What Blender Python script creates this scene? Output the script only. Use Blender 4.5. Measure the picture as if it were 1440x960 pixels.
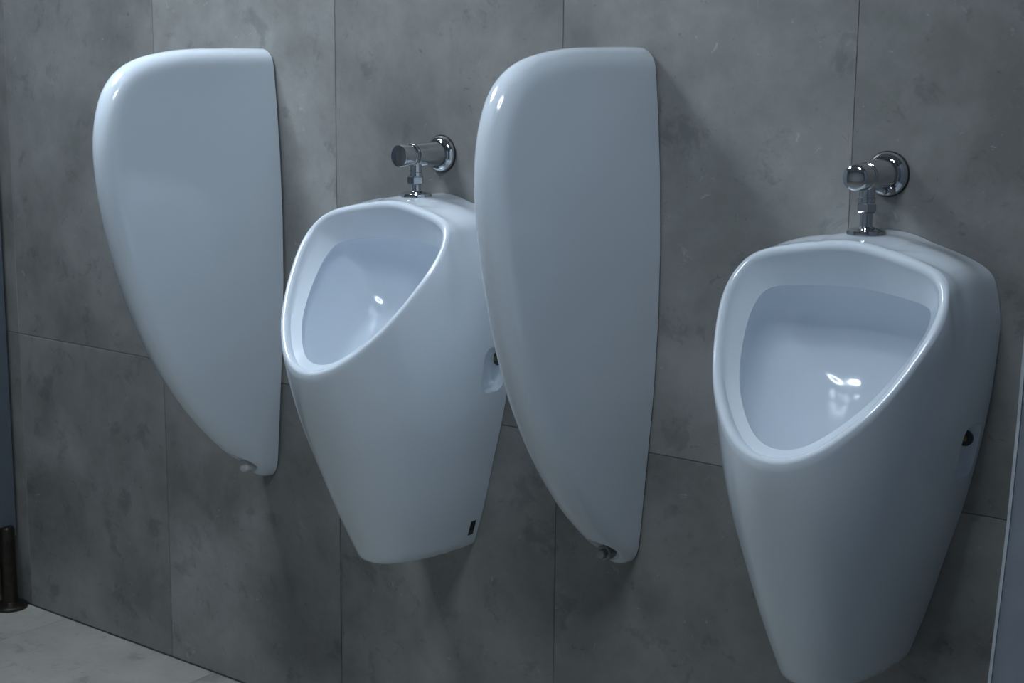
import bpy, bmesh, math, random
import numpy as np
from mathutils import Matrix, Vector

for o in list(bpy.data.objects):
    bpy.data.objects.remove(o)
scn = bpy.context.scene
COL = scn.collection
PI = math.pi

# ------------------------------------------------------------------ camera
CAM = np.array([2.40266664, -1.95072171, 1.23324872])
YAW, PITCH, ROLL, FPX = -0.654955049, -0.177868301, 0.0100263067, 2096.32064
def cam_basis():
    cy, sy, cp, sp = math.cos(YAW), math.sin(YAW), math.cos(PITCH), math.sin(PITCH)
    f = np.array([sy*cp, cy*cp, sp]); r = np.array([cy, -sy, 0.0]); u = np.cross(r, f)
    cr, sr = math.cos(ROLL), math.sin(ROLL)
    return cr*r+sr*u, -sr*r+cr*u, f
cr_, cu_, cf_ = cam_basis()
cam_data = bpy.data.cameras.new('camera')
cam_data.sensor_width = 36.0
cam_data.lens = FPX/1440*36
cam_data.clip_start = 0.05
cam = bpy.data.objects.new('camera', cam_data)
COL.objects.link(cam)
M = Matrix.Identity(4)
for i in range(3):
    M[i][0], M[i][1], M[i][2], M[i][3] = cr_[i], cu_[i], -cf_[i], CAM[i]
cam.matrix_world = M
scn.camera = cam

# ------------------------------------------------------------------ light / exposure
scn.view_settings.view_transform = 'Standard'
scn.view_settings.look = 'None'
scn.view_settings.gamma = 1.0
scn.view_settings.use_curve_mapping = False
scn.view_settings.exposure = 0.76
LIGHT_RGB = (0.77, 0.885, 1.0)
LAMPS = [(0.10, -0.74, 57.0), (1.60, -1.20, 36.0)]      # ring-shaped ceiling lamps in front of the urinals
world = bpy.data.worlds.new('world')
scn.world = world
world.use_nodes = True
bg = world.node_tree.nodes['Background']
bg.inputs[0].default_value = (0.40, 0.68, 1.0, 1)
bg.inputs[1].default_value = 0.05

# ------------------------------------------------------------------ materials
def new_mat(name):
    m = bpy.data.materials.new(name); m.use_nodes = True
    return m, m.node_tree.nodes, m.node_tree.links, m.node_tree.nodes['Principled BSDF']
def simple(name, rgb, rough=0.4, metal=0.0, coat=0.0, noise=0.0, nscale=40):
    m, n, l, b = new_mat(name)
    b.inputs['Base Color'].default_value = (*rgb, 1)
    b.inputs['Roughness'].default_value = rough
    b.inputs['Metallic'].default_value = metal
    b.inputs['Coat Weight'].default_value = coat
    b.inputs['Coat Roughness'].default_value = 0.05
    if noise > 0:
        tc = n.new('ShaderNodeTexCoord'); t = n.new('ShaderNodeTexNoise')
        t.inputs['Scale'].default_value = nscale; t.inputs['Detail'].default_value = 6
        l.new(tc.outputs['Object'], t.inputs['Vector'])
        r = n.new('ShaderNodeValToRGB')
        r.color_ramp.elements[0].position = 0.3; r.color_ramp.elements[1].position = 0.7
        r.color_ramp.elements[0].color = (*[c*(1-noise) for c in rgb], 1)
        r.color_ramp.elements[1].color = (*[min(1, c*(1+noise)) for c in rgb], 1)
        l.new(t.outputs['Fac'], r.inputs['Fac']); l.new(r.outputs['Color'], b.inputs['Base Color'])
    return m
def tile_mat(name, dark, mid, light, rough, seedscale=1.0):
    """cement-look porcelain: cloudy trowelled patches, small pits and streaks, a little different on each tile"""
    m, n, l, b = new_mat(name)
    tc = n.new('ShaderNodeTexCoord'); oi = n.new('ShaderNodeObjectInfo')
    mul = n.new('ShaderNodeVectorMath'); mul.operation = 'SCALE'; mul.inputs['Scale'].default_value = 37.0*seedscale
    comb = n.new('ShaderNodeCombineXYZ')
    l.new(oi.outputs['Random'], comb.inputs[0]); l.new(oi.outputs['Random'], comb.inputs[1]); l.new(oi.outputs['Random'], comb.inputs[2])
    l.new(comb.outputs[0], mul.inputs[0])
    add = n.new('ShaderNodeVectorMath'); add.operation = 'ADD'
    l.new(tc.outputs['Object'], add.inputs[0]); l.new(mul.outputs[0], add.inputs[1])
    def noise(scale, detail, rgh, dist=0.0):
        t = n.new('ShaderNodeTexNoise'); t.inputs['Scale'].default_value = scale
        t.inputs['Detail'].default_value = detail; t.inputs['Roughness'].default_value = rgh
        t.inputs['Distortion'].default_value = dist
        l.new(add.outputs[0], t.inputs['Vector']); return t
    big = noise(4.6, 8, 0.64, 0.15)
    rp = n.new('ShaderNodeValToRGB'); e = rp.color_ramp.elements
    e[0].position = 0.34; e[0].color = (*dark, 1); e[1].position = 0.68; e[1].color = (*light, 1)
    k = e.new(0.50); k.color = (*mid, 1)
    l.new(big.outputs['Fac'], rp.inputs['Fac'])
    # sharper-edged darker skims
    sk = noise(13.0, 10, 0.68, 0.4)
    r2 = n.new('ShaderNodeValToRGB'); r2.color_ramp.elements[0].position = 0.57; r2.color_ramp.elements[1].position = 0.64
    l.new(sk.outputs['Fac'], r2.inputs['Fac'])
    mx = n.new('ShaderNodeMixRGB'); mx.blend_type = 'MULTIPLY'; mx.inputs['Color2'].default_value = (0.77, 0.78, 0.79, 1)
    l.new(r2.outputs['Color'], mx.inputs['Fac']); l.new(rp.outputs['Color'], mx.inputs['Color1'])
    # pits
    pt = noise(38.0, 4, 0.6, 1.5)
    r3 = n.new('ShaderNodeValToRGB'); r3.color_ramp.elements[0].position = 0.66; r3.color_ramp.elements[1].position = 0.72
    l.new(pt.outputs['Fac'], r3.inputs['Fac'])
    mx2 = n.new('ShaderNodeMixRGB'); mx2.blend_type = 'MULTIPLY'; mx2.inputs['Color2'].default_value = (0.72, 0.73, 0.74, 1)
    l.new(r3.outputs['Color'], mx2.inputs['Fac']); l.new(mx.outputs['Color'], mx2.inputs['Color1'])
    # pale flecks
    pf = noise(30.0, 5, 0.7, 1.0)
    r4 = n.new('ShaderNodeValToRGB'); r4.color_ramp.elements[0].position = 0.28; r4.color_ramp.elements[1].position = 0.35
    r4.color_ramp.elements[0].color = (1, 1, 1, 1); r4.color_ramp.elements[1].color = (0, 0, 0, 1)
    l.new(pf.outputs['Fac'], r4.inputs['Fac'])
    mx3 = n.new('ShaderNodeMixRGB'); mx3.blend_type = 'MIX'; mx3.inputs['Color2'].default_value = (*[min(1, c*1.15) for c in light], 1)
    l.new(r4.outputs['Color'], mx3.inputs['Fac']); l.new(mx2.outputs['Color'], mx3.inputs['Color1'])
    # tone of the tile
    hs = n.new('ShaderNodeMixRGB'); hs.blend_type = 'MULTIPLY'; hs.inputs['Fac'].default_value = 1.0
    l.new(mx3.outputs['Color'], hs.inputs['Color1']); l.new(oi.outputs['Color'], hs.inputs['Color2'])
    l.new(hs.outputs['Color'], b.inputs['Base Color'])
    rr = n.new('ShaderNodeMapRange'); rr.inputs['To Min'].default_value = rough-0.08; rr.inputs['To Max'].default_value = rough+0.1
    l.new(sk.outputs['Fac'], rr.inputs['Value']); l.new(rr.outputs[0], b.inputs['Roughness'])
    bp = n.new('ShaderNodeBump'); bp.inputs['Strength'].default_value = 0.08; bp.inputs['Distance'].default_value = 0.002
    l.new(pt.outputs['Fac'], bp.inputs['Height']); l.new(bp.outputs['Normal'], b.inputs['Normal'])
    return m
M_CER = simple('white_ceramic', (0.79, 0.855, 0.925), 0.16, coat=0.6)
M_CER.node_tree.nodes['Principled BSDF'].inputs['Roughness'].default_value = 0.15
M_CHROME = simple('chrome', (0.56, 0.58, 0.60), 0.07, 1.0)
M_BLACK = simple('black_rubber', (0.015, 0.016, 0.018), 0.5)
M_STEEL = simple('dull_steel', (0.30, 0.30, 0.29), 0.35, 1.0, noise=0.2, nscale=90)
M_BRASS = simple('brass_screw', (0.30, 0.22, 0.10), 0.35, 1.0, noise=0.2, nscale=200)
M_WASHER = simple('dark_washer', (0.05, 0.055, 0.055), 0.5)
M_CAP = simple('white_plastic', (0.62, 0.62, 0.61), 0.4)
M_TILE = tile_mat('cement_tile', (0.172, 0.172, 0.164), (0.240, 0.240, 0.231), (0.325, 0.324, 0.313), 0.48)
M_FLOOR = tile_mat('floor_tile', (0.29, 0.282, 0.25), (0.35, 0.34, 0.305), (0.42, 0.41, 0.37), 0.45, 0.7)
M_GROUT = simple('grout', (0.27, 0.275, 0.28), 0.9, noise=0.15, nscale=120)
M_GAPSHADE = simple('dark_gap_shade', (0.03, 0.032, 0.035), 0.6)  # near-black colour that paints the shade behind the dividers
M_PLASTER = simple('white_plaster', (0.60, 0.62, 0.64), 0.85, noise=0.03, nscale=30)
M_LAM = simple('blue_grey_laminate', (0.092, 0.110, 0.134), 0.5, noise=0.06, nscale=25)
M_LAM2 = simple('grey_laminate', (0.20, 0.225, 0.26), 0.5, noise=0.06, nscale=25)
M_EDGE = simple('pale_edge_band', (0.42, 0.45, 0.48), 0.4, noise=0.05, nscale=50)
M_LEG = simple('dark_bronze_metal', (0.060, 0.053, 0.042), 0.32, 0.9, noise=0.2, nscale=60)
M_LABEL = simple('label_print', (0.012, 0.013, 0.014), 0.6)
M_LABELP = simple('label_paper', (0.10, 0.105, 0.105), 0.6)
def emit_mat(name, rgb, strength):
    m, n, l, b = new_mat(name)
    b.inputs['Base Color'].default_value = (0.8, 0.8, 0.8, 1)
    b.inputs['Emission Color'].default_value = (*rgb, 1)
    b.inputs['Emission Strength'].default_value = strength
    return m

# ------------------------------------------------------------------ helpers
def mesh_obj(name, verts, faces, mat, parent=None, smooth=None):
    me = bpy.data.meshes.new(name)
    me.from_pydata([tuple(map(float, v)) for v in verts], [], faces)
    bm = bmesh.new(); bm.from_mesh(me)
    bmesh.ops.remove_doubles(bm, verts=bm.verts, dist=1e-6)
    bmesh.ops.recalc_face_normals(bm, faces=bm.faces)
    bm.to_mesh(me); bm.free()
    return link(name, me, mat, parent, smooth)
def link(name, me, mat, parent=None, smooth=None):
    me.materials.clear(); me.materials.append(mat)
    if smooth is not None:
        me.shade_smooth(); me.set_sharp_from_angle(angle=math.radians(smooth))
    o = bpy.data.objects.new(name, me); COL.objects.link(o)
    if parent is not None: o.parent = parent
    return o
def tag(o, label=None, cat=None, group=None, kind=None):
    if label: o['label'] = label
    if cat: o['category'] = cat
    if group: o['group'] = group
    if kind: o['kind'] = kind
    return o
def empty(name, loc):
    o = bpy.data.objects.new(name, None); COL.objects.link(o); o.location = loc; o.empty_display_size = 0.05
    return o
def box_mesh(name, x0, x1, y0, y1, z0, z1, bev=0.0):
    me = bpy.data.meshes.new(name); bm = bmesh.new()
    bmesh.ops.create_cube(bm, size=1)
    for v in bm.verts:
        v.co = Vector(((x0+x1)/2+v.co.x*(x1-x0), (y0+y1)/2+v.co.y*(y1-y0), (z0+z1)/2+v.co.z*(z1-z0)))
    if bev > 0: bmesh.ops.bevel(bm, geom=bm.edges[:], offset=bev, segments=1, affect='EDGES')
    bm.to_mesh(me); bm.free()
    return me
def lathe_mesh(name, prof, seg=48, axis='Z', center=(0, 0, 0), hexa=False):
    """prof: list of (radius, height along axis); closed at both ends when the radius is 0"""
    n = 6 if hexa else seg
    V, F = [], []
    for r, h in prof:
        for i in range(n):
            a = 2*PI*i/n
            c, s = r*math.cos(a), r*math.sin(a)
            p = (c, s, h) if axis == 'Z' else (c, h, s)      # axis Y: height runs along Y
            V.append((p[0]+center[0], p[1]+center[1], p[2]+center[2]))
    for k in range(len(prof)-1):
        for i in range(n):
            j = (i+1) % n
            F.append((k*n+i, k*n+j, (k+1)*n+j, (k+1)*n+i))
    ring = prof[0] == prof[-1]
    if prof[0][0] > 1e-9 and not ring: F.append(tuple(range(n)))
    if prof[-1][0] > 1e-9 and not ring: F.append(tuple(range((len(prof)-1)*n, len(prof)*n)))
    me = bpy.data.meshes.new(name); me.from_pydata(V, [], F)
    bm = bmesh.new(); bm.from_mesh(me)
    bmesh.ops.remove_doubles(bm, verts=bm.verts, dist=1e-7)
    bmesh.ops.dissolve_degenerate(bm, edges=bm.edges, dist=1e-7)
    bmesh.ops.recalc_face_normals(bm, faces=bm.faces)
    bm.to_mesh(me); bm.free()
    return me
def boolean_cut(obj, cutters, smooth):
    """subtract the cutter meshes from obj for good and throw the cutters away"""
    tmp = []
    for i, me in enumerate(cutters):
        c = bpy.data.objects.new('cutter', me); COL.objects.link(c); c.location = obj.matrix_basis.translation if obj.parent is None else (0, 0, 0)
        if obj.parent is not None: c.parent = obj.parent
        tmp.append(c)
        md = obj.modifiers.new('cut', 'BOOLEAN'); md.operation = 'DIFFERENCE'; md.object = c; md.solver = 'EXACT'
    bpy.context.view_layer.update()
    dg = bpy.context.evaluated_depsgraph_get()
    me = bpy.data.meshes.new_from_object(obj.evaluated_get(dg))
    obj.modifiers.clear()
    old = obj.data; mat = old.materials[0]; obj.data = me; bpy.data.meshes.remove(old)
    me.materials.clear(); me.materials.append(mat)
    me.polygons.foreach_set('material_index', [0]*len(me.polygons))
    me.shade_smooth(); me.set_sharp_from_angle(angle=math.radians(smooth))
    for c in tmp:
        m = c.data; bpy.data.objects.remove(c); bpy.data.meshes.remove(m)

# ------------------------------------------------------------------ room shell
TW = 0.5                      # tile width
ZJ = 0.6445                   # height of the horizontal joint
RX0, RX1, RY, RZ = -2.0, 3.5, -3.4, 2.28
wall = link('wall_back', box_mesh('wall_back', RX0, RX1, 0.0022, 0.12, 0, RZ), M_GROUT)
tag(wall, 'grey cement-look tiled wall that carries the urinals', kind='structure')
G = 0.0006
rows = [(0.003, ZJ), (ZJ, ZJ+1.0), (ZJ+1.0, RZ)]
random.seed(3)
# batch tone of each tile: (row, column)
TONE = {(1, -2): .84, (0, -2): .80, (1, -1): .88, (1, 0): 1.15, (1, 1): .98, (1, 2): 1.13, (1, 3): .93, (0, -1): .93, (0, 0): .95, (0, 1): 1.0, (0, 2): .97, (0, 3): .95}
for ri, (z0, z1) in enumerate(rows):
    base = box_mesh('tile', -TW/2+G, TW/2-G, 0.0, 0.010, -(z1-z0)/2+G, (z1-z0)/2-G, 0.0007)
    for k in range(-4, 7):
        t = link('tile', base, M_TILE, wall)
        t.location = (k*TW+TW/2, 0.0004*random.random(), (z0+z1)/2)
        tone = TONE.get((ri, k), 0.95+0.1*random.random())
        t.color = (tone, tone, tone, 1)
floor = link('floor', box_mesh('floor', RX0, RX1, RY, 0.12, -0.12, -0.0015), M_GROUT)
tag(floor, 'pale grey tiled floor', kind='structure')
ft = box_mesh('tile', -TW/2+G, TW/2-G, -0.5+G, 0.5-G, -0.010, 0.0, 0.0006)
for k in range(-4, 7):
    for j in range(0, 4):
        cx = 0.132+k*TW+TW/2; cy = -0.5-j+0.002
        if cx-TW/2 < RX0-0.02 or cx+TW/2 > RX1+0.2: continue
        t = link('tile', ft, M_FLOOR, floor); t.location = (cx, cy-0.002, 0.0)
        tone = 0.94+0.1*random.random(); t.color = (tone, tone, tone, 1)
ceil = link('ceiling', box_mesh('ceiling', RX0, RX1, RY, 0.12, RZ, RZ+0.1), M_PLASTER)
tag(ceil, 'plain white ceiling over the washroom', kind='structure')
wl = link('wall_left', box_mesh('wall_left', RX0-0.1, RX0, RY, 0.12, 0, RZ), M_PLASTER)
tag(wl, 'plain side wall beyond the cubicle panel', kind='structure')
wf = link('wall_front', box_mesh('wall_front', RX0, RX1, RY-0.1, RY, 0, RZ), M_PLASTER)
tag(wf, 'plain wall facing the urinals across the room', kind='structure')

# ------------------------------------------------------------------ ceiling lamps
def ceiling_lamp(x, y, power, label):
    e = empty('ceiling_lamp', (x, y, RZ)); tag(e, label, 'lamp', 'ring ceiling lamps')
    link('housing', lathe_mesh('housing', [(.160, -.0005), (.232, -.0005), (.232, -.040), (.228, -.044), (.224, -.040), (.168, -.040), (.164, -.044), (.160, -.040), (.160, -.0005)], 64), M_CAP, e, 40)
    link('diffuser', lathe_mesh('diffuser', [(.170, -.0395), (.222, -.0395), (.222, -.0445), (.170, -.0445), (.170, -.0395)], 64), emit_mat('lamp_diffuser', LIGHT_RGB, power), e, 40)
for (x, y, pw), lb in zip(LAMPS, ('bright ring-shaped ceiling lamp close to the tiled wall', 'dimmer ring-shaped ceiling lamp set back from the tiled wall')):
    ceiling_lamp(x, y, pw, lb)

# ------------------------------------------------------------------ urinal body
ZK = np.array([.435, .50, .58, .66, .74, .82, .88, .93, .97, 1.0, 1.02])
WK = np.array([.0757, .0945, .1135, .1330, .1475, .1570, .1605, .160, .151, .1205, .055])
ZT, ZB, CROWN = 1.031, 0.4205, 0.010
D0, D1, DQ, N0, N1 = 0.193, 0.325, 0.054, 2.30, 2.85
RC = dict(zc=.9568, yc=-.1836, sl=.7929, r=[.0626, .0641, .0696, .0808, .1035, .1366, .1477, .1468, .1486, .156, .1666, .1798, .1851])   # radii every 15 degrees, top to lip
ZA = RC['zc']-RC['yc']/RC['sl']
def spline(z, zk, v):
    n = len(zk); h = np.diff(zk); A = np.eye(n); b = np.zeros(n)
    for i in range(1, n-1):
        A[i, i-1] = h[i-1]; A[i, i] = 2*(h[i-1]+h[i]); A[i, i+1] = h[i]
        b[i] = 6*((v[i+1]-v[i])/h[i]-(v[i]-v[i-1])/h[i-1])
    Mm = np.linalg.solve(A, b); z = np.clip(z, zk[0]-.02, zk[-1]); i = np.clip(np.searchsorted(zk, z)-1, 0, n-2)
    a = zk[i+1]-z; c = z-zk[i]; H = h[i]
    return Mm[i]*a**3/(6*H)+Mm[i+1]*c**3/(6*H)+(v[i]/H-Mm[i]*H/6)*a+(v[i+1]/H-Mm[i+1]*H/6)*c
def body_f(x, y, z):
    ya = np.abs(y)
    hz = np.clip((z-.88)/.12, 0, 1); hx = np.clip(np.abs(x)/.10, 0, 1)
    zs = z-CROWN*np.exp(-((ya-.085)/.05)**2)*hz*hz*(3-2*hz)*hx*hx*(3-2*hx)      # shoulders crowned a little in front of the wall
    zz = np.minimum(zs, ZT-1e-6)
    u = np.clip((zz-ZK[-1])/(ZT-ZK[-1]), 0, 1)
    w = np.where(zz <= ZK[-1], spline(zz, ZK, WK), WK[-1]*np.sqrt(np.maximum(1-u, 0)))
    t = (z-ZB)/(.77-ZB)
    d = D0+(D1-D0)*t+DQ*t*(1-t)
    n = N0+(N1-N0)*np.clip((z-.45)/.5, 0, 1)
    W = np.maximum(w, 1e-4)
    f = ((np.abs(x)/W)**n+(np.abs(y)/d)**n)**(1/n)-1
    f = np.where(zs >= ZT, 1.0, f)
    a = f*0.11; b = ZB-z                               # both about metres now
    r = 0.010                                          # rounded bottom edge
    h = np.clip(0.5+0.5*(a-b)/r, 0, 1)
    return b*(1-h)+a*h+r*h*(1-h)
def urinal_mesh():
    NA = 288
    al = np.linspace(-PI, PI, NA, endpoint=False)
    al = al-0.22*np.sin(2*al)*0.5                      # a few more columns towards the lip and the top
    m1 = RC['sl']
    def section(k):
        cz = .74+(RC['zc']-.74)*k; mm = m1*k
        lo = np.zeros_like(al); hi = np.full_like(al, .6)
        for _ in range(34):
            r = (lo+hi)/2; z = cz+r*np.cos(al); y = mm*(z-ZA)
            ins = body_f(r*np.sin(al), np.minimum(y, 0), z) < 0
            lo = np.where(ins, r, lo); hi = np.where(ins, hi, r)
        z = cz+lo*np.cos(al)
        return np.stack([lo*np.sin(al), mm*(z-ZA), z], 1)
    ac = np.linspace(0, PI, 13); rc = np.array(RC['r'])
    rr = spline(np.abs(np.arctan2(np.sin(al), np.cos(al))), np.concatenate([-ac[3:0:-1], ac, 2*PI-ac[-2:-5:-1]]), np.concatenate([rc[3:0:-1], rc, rc[-2:-5:-1]]))+0.0065
    z = RC['zc']+rr*np.cos(al)
    rim = np.stack([rr*np.sin(al), m1*(z-ZA), z], 1)
    ks = np.concatenate([[0, .006], np.linspace(.02, .60, 50), np.linspace(.62, .93, 18), [.95, .965, .976]])
    delta = rim-section(1.0)
    R = []
    for k in ks:
        s = section(k)
        t = np.clip((k-.50)/.50, 0, 1); t = t*t*(3-2*t)
        s = s+delta*t
        s[:, 1] = np.minimum(s[:, 1], 0)
        R.append(s)
    nn = np.array([0, -1, m1])/math.hypot(1, m1)
    c = rim.mean(0)
    T = np.roll(rim, -1, 0)-np.roll(rim, 1, 0); T /= np.linalg.norm(T, axis=1)[:, None]
    N = np.cross(T, nn); N *= np.sign(((c-rim)*N).sum(1).mean())
    for _ in range(6):
        N = (np.roll(N, 1, 0)+2*N+np.roll(N, -1, 0))/4; N /= np.linalg.norm(N, axis=1)[:, None]
    def off(d, h):
        d = np.broadcast_to(np.asarray(d, float), al.shape); h = np.broadcast_to(np.asarray(h, float), al.shape)
        return rim+N*d[:, None]+nn*h[:, None]
    # rolled rim
    for d, h in ((.0009, -.0010), (.0024, .0000), (.0044, .0005), (.0066, .0003), (.0088, -.0007), (.0112, -.0028), (.0126, -.0060), (.0138, -.0105)):
        R.append(off(d, h))
    # inner band, deep under the top, shallow at the lip
    e = .0400+.0230*np.cos(al)-.002
    din = .0315+.003*np.cos(al)
    for t in (.25, .5, .75, .93):
        R.append(off(.0138+(din-.0138)*t, -.0105-(e-.0105)*t))
    R.append(off(din, -e))
    R.append(off(din-.0012, -e-.0022))
    R.append(off(din-.0070, -e-.0036))
    R.append(off(din-.0150, -e-.0062))
    base = off(din-.0190, -e-.0125); R.append(base)
    # bowl
    C = base.mean(0)
    deep = np.array([0, -.072, .792])
    Dv = deep-C
    q = 2.2
    for s in np.linspace(.03, 1, 30):
        a = s*PI/2
        R.append(C+(base-C)*(math.cos(a)**(2/q) if s < 1 else 0.0)+Dv*(math.sin(a)**(2/q)))
    V = np.concatenate(R)
    F = []
    for k in range(len(R)-1):
        for i in range(NA):
            j = (i+1) % NA
            F.append((k*NA+i, k*NA+j, (k+1)*NA+j, (k+1)*NA+i))
    F.append(tuple(range(NA)))
    return V, F
UV, UF = urinal_mesh()
def pocket(cx, cy, cz, rx, ry, rz, p=3.6):
    """rounded box (superellipsoid) that carves the fixing pocket out of the flank"""
    me = bpy.data.meshes.new('cut'); bm = bmesh.new()
    bmesh.ops.create_uvsphere(bm, u_segments=40, v_segments=28, radius=1)
    for v in bm.verts:
        n = (abs(v.co.x)**p+abs(v.co.y)**p+abs(v.co.z)**p)**(1/p)
        v.co = Vector((cx+v.co.x/n*rx, cy+v.co.y/n*ry, cz+v.co.z/n*rz))
    bm.to_mesh(me); bm.free()
    return me
def urinal(x, dz, label, sticker, lean=0.0):
    e = empty('urinal', (x, -0.001, dz)); e.rotation_euler.y = lean; tag(e, label, 'urinal', 'wall-hung urinals')
    b = mesh_obj('bowl', UV, UF, M_CER, e, 38)
    boolean_cut(b, [pocket(0.156, -0.043, 0.750, 0.042, 0.031, 0.040), pocket(-0.156, -0.043, 0.750, 0.042, 0.031, 0.040)], 38)
    for s in (-1, 1):
        sc = link('fixing_screw', lathe_mesh('fixing_screw', [(0.0, -0.012), (.0115, -0.012), (.0115, -0.0150), (.009, -0.016), (0.0, -0.016)], 24, 'Y', (s*.132, 0, .762)), M_WASHER, e, 40)
        link('screw_head', lathe_mesh('screw_head', [(0.0, -0.0155), (.0045, -0.0155), (.0045, -0.019), (.003, -0.020), (0.0, -0.020)], 16, 'Y', (s*.132, 0, .762)), M_BRASS, sc, 40)
    if sticker:
        # small printed code label near the bottom corner, following the curve of the flank
        def flank(y, z):
            lo, hi = 0.0, .2
            for _ in range(30):
                mid = (lo+hi)/2
                if body_f(np.array([mid]), np.array([y]), np.array([z]))[0] < 0: lo = mid
                else: hi = mid
            return lo
        def patch(y0, y1, z0, z1, lift, name, mat, parent):
            V, F = [], []; ny, nz = 5, 5
            for L in (lift, lift-.0012):
                for j in range(nz):
                    for i in range(ny):
                        y = y0+(y1-y0)*i/(ny-1); z = z0+(z1-z0)*j/(nz-1)
                        V.append((flank(y, z)+L, y, z))
            n = ny*nz
            for j in range(nz-1):
                for i in range(ny-1):
                    a = j*ny+i
                    F.append((a, a+1, a+ny+1, a+ny)); F.append((n+a, n+a+ny, n+a+ny+1, n+a+1))
            edge = [i for i in range(ny)]+[j*ny+ny-1 for j in range(1, nz)]+[(nz-1)*ny+i for i in range(ny-2, -1, -1)]+[j*ny for j in range(nz-2, 0, -1)]
            for a, c in zip(edge, edge[1:]+edge[:1]): F.append((a, c, n+c, n+a))
            return mesh_obj(name, V, F, mat, parent, 30)
        st = patch(-.0260, -.0125, .4445, .4715, .0004, 'code_label', M_LABELP, e)
        for z0, z1 in ((.4530, .4700), (.4485, .4498), (.4455, .4466)):
            patch(-.0252, -.0133, z0, z1, .0007, 'print_bar', M_LABEL, st)
    return e
UX = (0.754, 1.565)
urinal(UX[0], 0.0, 'white ceramic urinal hanging between the two dividers, small dark code label near its bottom', True)
urinal(UX[1]-.95*.026, -0.005, 'white ceramic urinal hanging beside the blue-grey partition panel', False, .026)

# ------------------------------------------------------------------ flush valves
def flush_valve(x, z, fx, fz, dome, label):
    """push-button valve on the wall, outlet pipe down into the urinal's top"""
    e = empty('flush_valve', (x, 0, z)); tag(e, label, 'flush valve', 'chrome push-button flush valves')
    link('wall_rosette', lathe_mesh('wall_rosette', [(0, -.0005), (.0300, -.0005), (.0308, -.003), (.0300, -.007), (.0275, -.0105), (.0245, -.0125), (.0225, -.0115), (0, -.0115)], 64, 'Y'), M_CHROME, e, 50)
    link('wall_gap_fill', lathe_mesh('wall_gap_fill', [(0, .0), (.0318, .0), (.0318, -.0015), (0, -.0015)], 64, 'Y'), M_BLACK, e, 50)
    link('valve_body', lathe_mesh('valve_body', [(0, -.010), (.0212, -.010), (.0212, -.030), (.0205, -.040), (.0195, -.066), (.0188, -.0735), (.0170, -.0745), (0, -.0745)], 64, 'Y'), M_CHROME, e, 40)
    link('collar', lathe_mesh('collar', [(0, -.0740), (.0160, -.0740), (.0160, -.0765), (.0188, -.0768), (.0190, -.0795), (.0175, -.0805), (0, -.0805)], 64, 'Y'), M_CHROME, e, 40)
    if dome:
        pr = [(0, -.080), (.0178, -.080), (.0185, -.083), (.0187, -.098), (.0180, -.1035)]
        for i in range(1, 12):
            a = i/12*PI/2
            pr.append((.0180*math.cos(a), -.1035-.0075*math.sin(a)))
        pr.append((0, -.111))
    else:
        pr = [(0, -.080), (.0165, -.080), (.0165, -.084), (.0178, -.085), (.0182, -.108), (.0176, -.1095), (.0165, -.1098), (0, -.1093)]
    link('push_button', lathe_mesh('push_button', pr, 64, 'Y'), M_CHROME, e, 30)
    dx, yv = fx-x, -.0705
    f0 = fz-z                                   # top of the ceramic, in the valve's own frame
    link('outlet_neck', lathe_mesh('outlet_neck', [(0, -.012), (.0108, -.012), (.0108, -.0275), (.0118, -.0282), (.0118, -.0345), (.0100, -.0352), (0, -.0352)], 40, 'Z', (dx*.6, yv, 0)), M_CHROME, e, 40)
    nut = lathe_mesh('union_nut', [(0, -.0345), (.0118, -.0345), (.0142, -.0365), (.0142, -.0462), (.0118, -.0485), (0, -.0485)], 6, 'Z', (dx*.6, yv, 0), hexa=True)
    link('union_nut', nut, M_CHROME, e, 20)
    link('outlet_pipe', lathe_mesh('outlet_pipe', [(0, -.047), (.0087, -.047), (.0087, f0+.004), (0, f0+.004)], 40, 'Z', (dx*.8, yv, 0)), M_CHROME, e, 40)
    link('flange', lathe_mesh('flange', [(0, f0-.003), (.0258, f0-.003), (.0268, f0+.0015), (.0255, f0+.0045), (.0205, f0+.0068), (.0120, f0+.0078), (.0100, f0+.0095), (.0, f0+.0095)], 64, 'Z', (dx, yv, 0)), M_CHROME, e, 40)
    if dome:
        link('drain_nub', lathe_mesh('drain_nub', [(0, -.012), (.0060, -.012), (.0066, -.018), (.0060, -.028), (.0035, -.031), (0, -.0315)], 24, 'Y', (.012, 0, -.0215)), M_CHROME, e, 40)
    return e
flush_valve(0.7495, 1.0975, 0.7535, 1.0300, False, 'chrome flush valve with flat push button above the urinal between the dividers')
flush_valve(1.5545, 1.1020, 1.5590, 1.0255, True, 'chrome flush valve with domed push button above the urinal by the partition panel')

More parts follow.
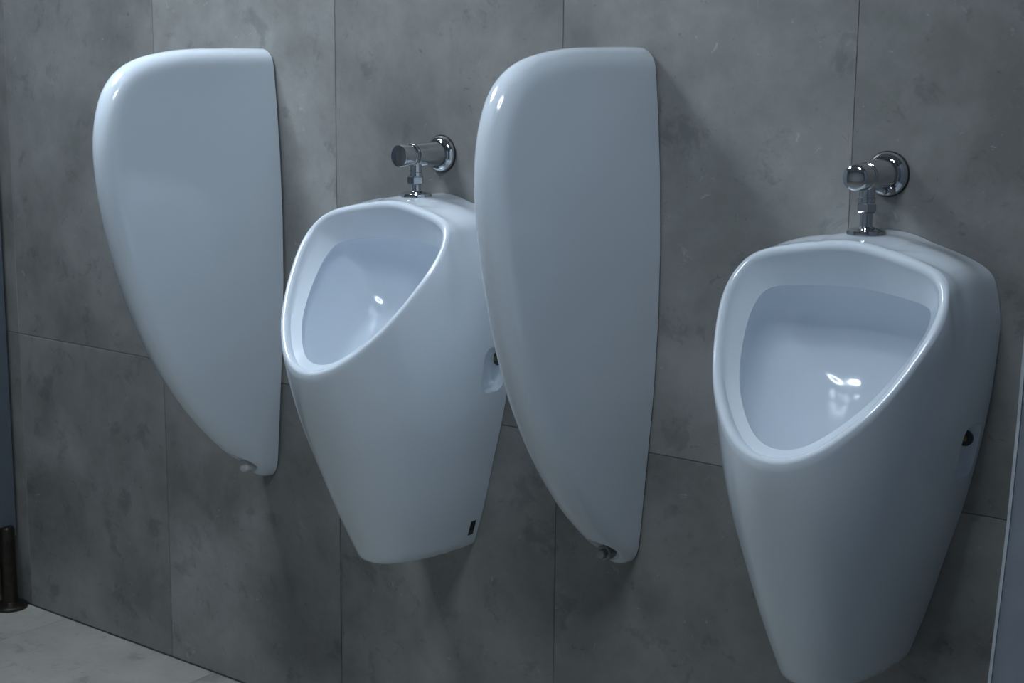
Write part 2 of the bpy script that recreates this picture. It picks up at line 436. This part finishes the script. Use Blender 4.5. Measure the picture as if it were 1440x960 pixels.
# ------------------------------------------------------------------ ceramic dividers
DIVC = np.array([(0, 1.2745), (-.04, 1.2742), (-.07, 1.2735), (-.105, 1.2725), (-.165, 1.2705), (-.21, 1.2665), (-.248, 1.2605), (-.283, 1.252), (-.314, 1.238), (-.338, 1.219),
                 (-.355, 1.195), (-.3675, 1.164), (-.3745, 1.131), (-.377, 1.10), (-.376, 1.068), (-.372, 1.03), (-.3635, .980), (-.3515, .93), (-.336, .877), (-.317, .825), (-.297, .778),
                 (-.265, .717), (-.2285, .660), (-.187, .606), (-.141, .556), (-.098, .517), (-.066, .490), (-.040, .4705), (-.022, .4605), (0, .4565)])
def divider_mesh():
    n = len(DIVC)
    s = np.concatenate([[0], np.cumsum(np.linalg.norm(np.diff(DIVC, axis=0), axis=1))])
    NT, NS = 150, 44
    tt = np.linspace(0, s[-1], NT)
    cy = spline_open(tt, s, DIVC[:, 0]); cz = spline_open(tt, s, DIVC[:, 1])
    fine = np.linspace(0, s[-1], 900)
    # far continuation behind the wall so that the top and bottom edges keep their full rounding up to the wall
    fy = np.concatenate([[.15], spline_open(fine, s, DIVC[:, 0]), [.15]]); fz = np.concatenate([[1.2745], spline_open(fine, s, DIVC[:, 1]), [.4565]])
    A = np.stack([fy[:-1], fz[:-1]], 1); B = np.stack([fy[1:], fz[1:]], 1); AB = B-A; L2 = (AB**2).sum(1)
    def dist(P):
        t = np.clip(((P-A)*AB).sum(1)/L2, 0, 1); return np.min(np.hypot(*(A+t[:, None]*AB-P).T))
    zw = np.array([.4565, .498, .579, .676, .742, .848, .9625, 1.081, 1.17, 1.236, 1.2745]); tw = np.array([.023, .028, .0345, .042, .047, .0515, .052, .048, .042, .036, .032])
    V, F = [], []
    uu = np.concatenate([[0], np.linspace(0, 1, NS)[1:]**1.9])
    grid = np.zeros((NT, NS), int)
    side = np.zeros((NT, NS), int)
    for i in range(NT):
        zb = 1.2745-(1.2745-.4565)*np.clip((1.2745-cz[i])/(1.2745-.4565), 0, 1)
        for j, u in enumerate(uu):
            y = cy[i]*(1-u); z = cz[i]*(1-u)+zb*u
            d = dist(np.array([y, z])) if not (j == 0) else 0.0
            depth = min(1, abs(y)/.377)
            tb = float(np.interp(z, zw, tw))
            th = .0255+(tb-.0255)*(1-depth)**1.4
            r = .037
            g = math.sqrt(max(0, 1-(1-min(d/r, 1))**2.8))
            x = th*g
            grid[i, j] = len(V); V.append((x, y, z))
            if j == 0: side[i, j] = grid[i, j]
            else: side[i, j] = len(V); V.append((-x, y, z))
    for i in range(NT-1):
        for j in range(NS-1):
            F.append((grid[i, j], grid[i+1, j], grid[i+1, j+1], grid[i, j+1]))
            F.append((side[i, j], side[i, j+1], side[i+1, j+1], side[i+1, j]))
    F.append(tuple(grid[:, -1])+tuple(side[::-1, -1]))
    return V, F
def spline_open(x, xk, v):
    # monotone-ish cubic (Catmull-Rom on a non-uniform grid)
    m = np.gradient(v, xk); i = np.clip(np.searchsorted(xk, x)-1, 0, len(xk)-2)
    h = xk[i+1]-xk[i]; t = (x-xk[i])/h
    return (2*t**3-3*t**2+1)*v[i]+(t**3-2*t**2+t)*h*m[i]+(-2*t**3+3*t**2)*v[i+1]+(t**3-t**2)*h*m[i+1]
DV, DF = divider_mesh()
def divider(x, capped, label):
    e = empty('urinal_divider', (x, -0.004, 0)); tag(e, label, 'divider', 'ceramic urinal dividers')
    b = mesh_obj('panel', DV, DF, M_CER, e, 50)
    cut = lathe_mesh('cut', [(0, -.041), (.0145, -.041), (.0160, -.052), (.033, -.105), (0, -.105)], 40, 'Y', (0, 0, .4870))
    for v in cut.vertices: v.co.x *= 1.3
    boolean_cut(b, [cut], 40)
    link('wall_gap_fill', box_mesh('wall_gap_fill', -.019, .019, -.0004, .0045, .50, 1.25), M_GAPSHADE, e)  # dark strip standing in for the shade in the gap behind the divider
    if capped:
        pr = [(0, -.033), (.0125, -.033), (.0125, -.061)]
        for i in range(1, 10):
            a = i/10*PI/2; pr.append((.0125*math.cos(a), -.061-.0085*math.sin(a)))
        pr.append((0, -.0695))
        tag(link('screw_cap', lathe_mesh('screw_cap', pr, 32, 'Y', (0, 0, .4870)), M_CAP, e, 40), 'white plastic cap over the fixing screw')
    else:
        w = link('washer', lathe_mesh('washer', [(0, -.033), (.0125, -.033), (.0125, -.060), (.0105, -.062), (0, -.062)], 32, 'Y', (0, 0, .4870)), M_STEEL, e, 30)
        link('hex_bolt_head', lathe_mesh('hex_bolt_head', [(0, -.0615), (.0080, -.0615), (.0080, -.0690), (.0066, -.0705), (0, -.0705)], 6, 'Y', (0, 0, .4870), hexa=True), M_STEEL, w, 20)
    return e
divider(0.311, True, 'white ceramic urinal divider whose lower screw has a white cap')
divider(1.141, False, 'white ceramic urinal divider with an exposed metal bolt at its lower tip')

# ------------------------------------------------------------------ cubicle panel with its foot, by the far end
cp = empty('cubicle_panel', (-0.545, -0.7, 0)); tag(cp, 'dark blue-grey laminate cubicle panel raised on a dark metal foot', 'partition')
link('board', box_mesh('board', -.0125, .0125, -.60, .690, .165, 1.95, .0015), M_LAM, cp)
ft_ = link('foot', lathe_mesh('foot', [(0, 0), (.040, 0), (.040, .006), (.034, .011), (.023, .013), (.0185, .016), (.0185, .188), (.0150, .194), (0, .195)], 40, 'Z', (.014, .662, 0)), M_LEG, cp, 40)
link('foot', lathe_mesh('foot', [(0, 0), (.040, 0), (.040, .006), (.034, .011), (.023, .013), (.0185, .016), (.0185, .188), (.0150, .194), (0, .195)], 40, 'Z', (.014, -.50, 0)), M_LEG, cp, 40)

# ------------------------------------------------------------------ partition panel at the near end
pp = empty('partition_panel', (1.93, 0, 0)); tag(pp, 'thick blue-grey partition with a pale corner strip, standing out from the tiled wall', 'partition')
edge = [(z, y) for z, y in ((0.0, -.600), (.30, -.588), (.50, -.571), (.6466, -.557), (.7992, -.5348), (.9052, -.5258), (.9733, -.5236), (1.15, -.520), (1.45, -.518))]
def panel_prism(name, mat, parent, x0, x1, front, depth=None):
    """upright slab between x0 and x1 whose front follows the slightly bowed edge line"""
    V, F = [], []
    n = len(edge)
    for sx in (x0, x1):
        for z, y in edge: V.append((sx, y+front, z))
        for z, y in edge: V.append((sx, -.001 if depth is None else y+front+depth, z))
    for b in (0, 2*n):
        for i in range(n-1): F.append((b+i, b+i+1, b+n+i+1, b+n+i))
    for i in range(n-1):
        F.append((i, i+1, 2*n+i+1, 2*n+i)); F.append((n+i, n+i+1, 3*n+i+1, 3*n+i))
    F.append((0, n, 3*n, 2*n)); F.append((n-1, 2*n-1, 4*n-1, 3*n-1))
    return mesh_obj(name, V, F, mat, parent, 30)
panel_prism('board', M_LAM2, pp, .0008, .10, .0012)
panel_prism('corner_strip', M_EDGE, pp, 0.0, .0032, 0.0, .0032)
